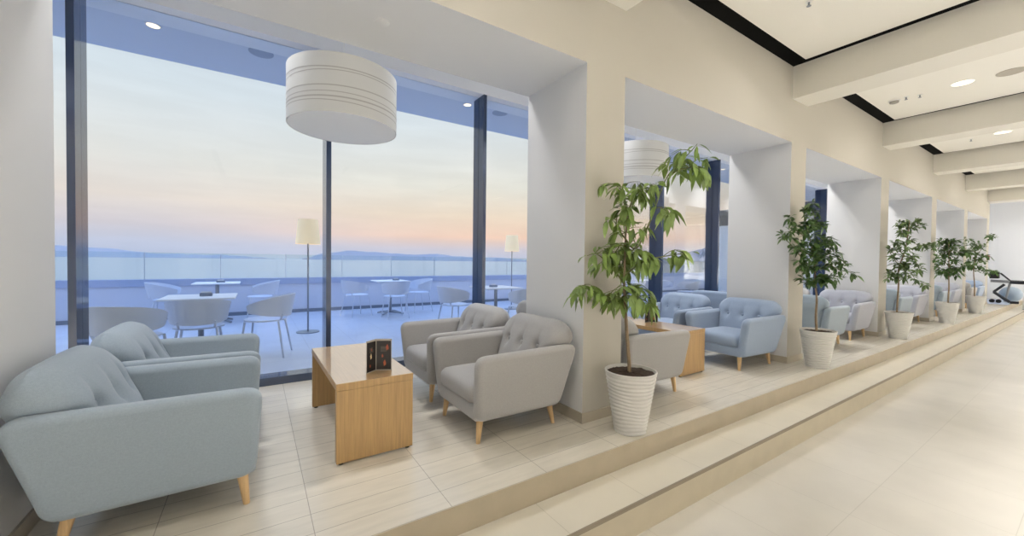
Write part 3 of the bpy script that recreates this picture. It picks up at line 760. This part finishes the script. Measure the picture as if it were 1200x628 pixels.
def make_tchair():
    t = thing('terrace_chair', 'x', 'chair', group='white tub chairs on the terrace')
    bm = nb(); n = 28; out = []; inn = []
    for i in range(n+1):
        s = i/n; th = R(180-125+250*s)      # back at 180 deg (-X), opening at +X
        q = abs(s-.5)*2
        top = .765-.13*q**2.2; bot = .49+.06*q**2
        row_o, row_i = [], []
        for k in range(6):
            z = bot+(top-bot)*k/5; r = .245+.055*(z-.45)/.3
            ex = .98 if abs(math.sin(th)) > .3 else 1
            row_o.append(bm.verts.new((r*math.cos(th)*1.02, r*math.sin(th)*ex, z))); row_i.append(bm.verts.new(((r-.014)*math.cos(th)*1.02, (r-.014)*math.sin(th)*ex, z)))
        out.append(row_o); inn.append(row_i)
    for i in range(n):
        for k in range(5):
            bm.faces.new((out[i][k], out[i+1][k], out[i+1][k+1], out[i][k+1])); bm.faces.new((inn[i][k], inn[i][k+1], inn[i+1][k+1], inn[i+1][k]))
        bm.faces.new((out[i][5], out[i+1][5], inn[i+1][5], inn[i][5])); bm.faces.new((out[i][0], inn[i][0], inn[i+1][0], out[i+1][0]))
    for i in (0, n):
        for k in range(5): bm.faces.new((out[i][k], out[i][k+1], inn[i][k+1], inn[i][k]))
    obj('backrest', bm, M_tchair, t, True)
    bm = nb(); 
    ring_skin(bm, [[(.225*k*math.cos(2*PI*i/32)+.02, .225*k*math.sin(2*PI*i/32), z) for i in range(32)] for k, z in ((.9, .435), (1, .44), (1, .455), (.93, .462))]); obj('seat', bm, M_tchair, t, True)
    for sx in (-1, 1):
        for sy in (-1, 1):
            bm = nb(); tube(bm, [(sx*.235+.01, sy*.22, 0), (sx*.175+.02, sy*.165, .44)], [.010, .013], 8); obj('leg', bm, M_tchair, t, True)
            if sx < 0:
                bm = nb(); tube(bm, [(sx*.175, sy*.15, .455), (sx*.205, sy*.16, .53)], .012, 8); obj('back_support', bm, M_tchair, t, True)
    return t
def make_ttable(label):
    t = thing('terrace_table', label, 'table', group='white square tables on the terrace')
    obj('table_top', boxes((-.35, .35, -.35, .35, .72, .74), bev=.006), M_white, t)
    bm = nb(); lathe(bm, [(.03, .03), (.03, .70), (.09, .715), (.09, .72)], 20); obj('column', bm, M_steel, t, True)
    bm = nb()
    for k in range(4):
        a = PI/4+PI/2*k; tube(bm, [(0, 0, .06), (.2*math.cos(a), .2*math.sin(a), .045), (.31*math.cos(a), .31*math.sin(a), .018)], [.028, .022, .016], 8)
    obj('base', bm, M_steel, t, True)
    return t
def make_box(label):
    t = thing('table_caddy', label, 'caddy', group='small caddies on the terrace tables')
    obj('holder', boxes((-.06, .06, -.045, .045, 0, .035), bev=.004), mat('caddy_grey', (120, 130, 146), .6), t)
    obj('card', boxes((-.05, .05, -.004, .004, .03, .055)), M_white, t)
    return t
tt = make_ttable('white square terrace table nearest the glass, left of the lamp'); tt.location = (-.55, 5.95, 0)
tspots = [((-.6, 9.1), 'white square terrace table far out by the parapet, behind the nearest one'), ((2.5, 8.75), 'white square terrace table seen between the second and third window frames'), ((3.55, 5.95), 'white square terrace table just right of the third window frame'), ((8.7, 6.6), 'white terrace table seen past the leaves of the largest tree')]
for (x, y), lab in tspots: dup(tt, (x, y, 0), 0, lab)
cb = make_box('small grey caddy on the terrace table nearest the glass'); cb.location = (-.5, 5.95, .74)
for (x, y), lab in zip([(-.55, 9.1), (2.62, 8.75), (3.5, 5.95), (8.7, 6.6)], ['small grey caddy on the far terrace table by the parapet', 'small grey caddy on the table between the second and third window frames', 'small grey caddy on the table right of the third window frame', 'small grey caddy on the terrace table past the largest tree']):
    dup(cb, (x, y, .74), .3, lab)
tc_ = make_tchair(); tc_['label'] = 'white tub chair with its back to the glass, left of the near terrace table'; tc_.location = (-1.0, 5.05, 0); tc_.rotation_euler = (0, 0, R(65))
for x, y, a, lab in ((-.52, 5.45, 90, 'white tub chair pushed under the near terrace table from the glass side'), (.12, 5.72, 165, 'white tub chair on the right side of the near terrace table'),
    (-1.3, 9.1, 0, 'white tub chair left of the far table by the parapet'), (.1, 9.15, 180, 'white tub chair right of the far table by the parapet'),
    (1.78, 8.75, 20, 'white tub chair left of the table between the second and third window frames'), (2.42, 8.1, 90, 'white tub chair in front of the table between the second and third window frames'), (3.2, 8.85, 190, 'white tub chair right of the table between the second and third window frames'),
    (2.85, 6.15, 10, 'white tub chair left of the table at the third window frame'), (3.75, 5.35, 95, 'white tub chair in front of the table at the third window frame, beside the pillar'),
    (9.5, 6.1, 150, 'white tub chair on the terrace right of the table past the largest tree'), (8.1, 6.3, 30, 'white tub chair on the terrace left of the table past the largest tree')):
    dup(tc_, (x, y, 0), R(a), lab)

# ------------------------------------------------------------------ far end of the hall
t = thing('exercise_machine', 'black and silver folding exercise machine at the far end of the hall', 'exercise machine', (20.4, 1.9, 0))
M_dk = mat('dark_frame_paint', (34, 38, 46), .45)
M_gr = mat('grey_frame_paint', (150, 152, 156), .45)
def bar(name, pts, r, m):
    bm = nb(); tube(bm, pts, r, 10); obj(name, bm, m, t, True)
# y decreases towards the right of the picture
bm = nb(); box(bm, -.12, .12, .12, .32, .80, 1.02, bev=.02); obj('seat_pad', bm, M_black, t, True)
bar('rail', [(0, .30, .72), (0, -.10, .705)], .045, M_gr)
bar('crossbar', [(0, -.10, .70), (0, -.42, .69)], .06, M_dk)
bar('brace', [(0, .10, .98), (0, -.12, .72)], .022, M_dk)
bar('brace', [(-.1, .0, .62), (-.1, .22, .36)], .035, M_dk)
bar('brace', [(-.1, .22, .36), (-.1, -.12, .05)], .04, M_dk)
bar('foot_bar', [(-.12, -.12, .045), (-.12, -.30, .045)], .04, M_dk)
bar('upright', [(.06, -.10, .68), (.06, .0, .05)], .03, M_gr)
for y in (.26, .12):
    bm = nb(); tube(bm, [(-.05, y, .06), (.05, y, .06)], .06, 18); obj('wheel', bm, M_black, t, True)
t = thing('exercise_ball', 'pale blue exercise ball on the floor behind the folding machine', 'ball', (21.3, 1.86, 0))
bm = nb(); bmesh.ops.create_uvsphere(bm, u_segments=32, v_segments=20, radius=.26); bmesh.ops.translate(bm, verts=bm.verts[:], vec=(0, 0, .26)); obj('ball', bm, mat('ball_blue', (150, 166, 184), .4), t, True)
struct(obj('floor_mat', boxes((19.6, 22.6, 1.76, 4.2, 0, .008)), mat('blue_grey_mat', (172, 184, 204), .7)), 'pale blue mat on the floor at the end')
t = thing('fire_call_point', 'small red fire call point on the last pillar', 'alarm', (18.98, YF, 1.46))
obj('housing', boxes((-.07, .07, -.045, 0, -.07, .07), bev=.008), mat('alarm_red', (196, 40, 34), .4), t)
obj('window', boxes((-.03, .03, -.048, -.0445, -.03, .03)), M_white, t)
t = thing('display_panel', 'tall white standing panel at the right edge, beside the exercise machine', 'panel', (20.3, 1.42, -.15))
bm = nb()
ring_skin(bm, [[(-.02, .11, .012), (.02, .11, .012), (.02, -.35, .012), (-.02, -.35, .012)], [(-.02, .02, 1.9), (.02, .02, 1.9), (.02, -.35, 1.9), (-.02, -.35, 1.9)]]); obj('board', bm, M_white, t)
obj('foot', boxes((-.1, .1, -.35, .11, 0, .012)), M_steel, t)

# ------------------------------------------------------------------ colour management
SC.view_settings.view_transform = 'Standard'; SC.view_settings.look = 'None'
SC.view_settings.exposure = 0; SC.view_settings.gamma = 1; SC.view_settings.use_curve_mapping = False
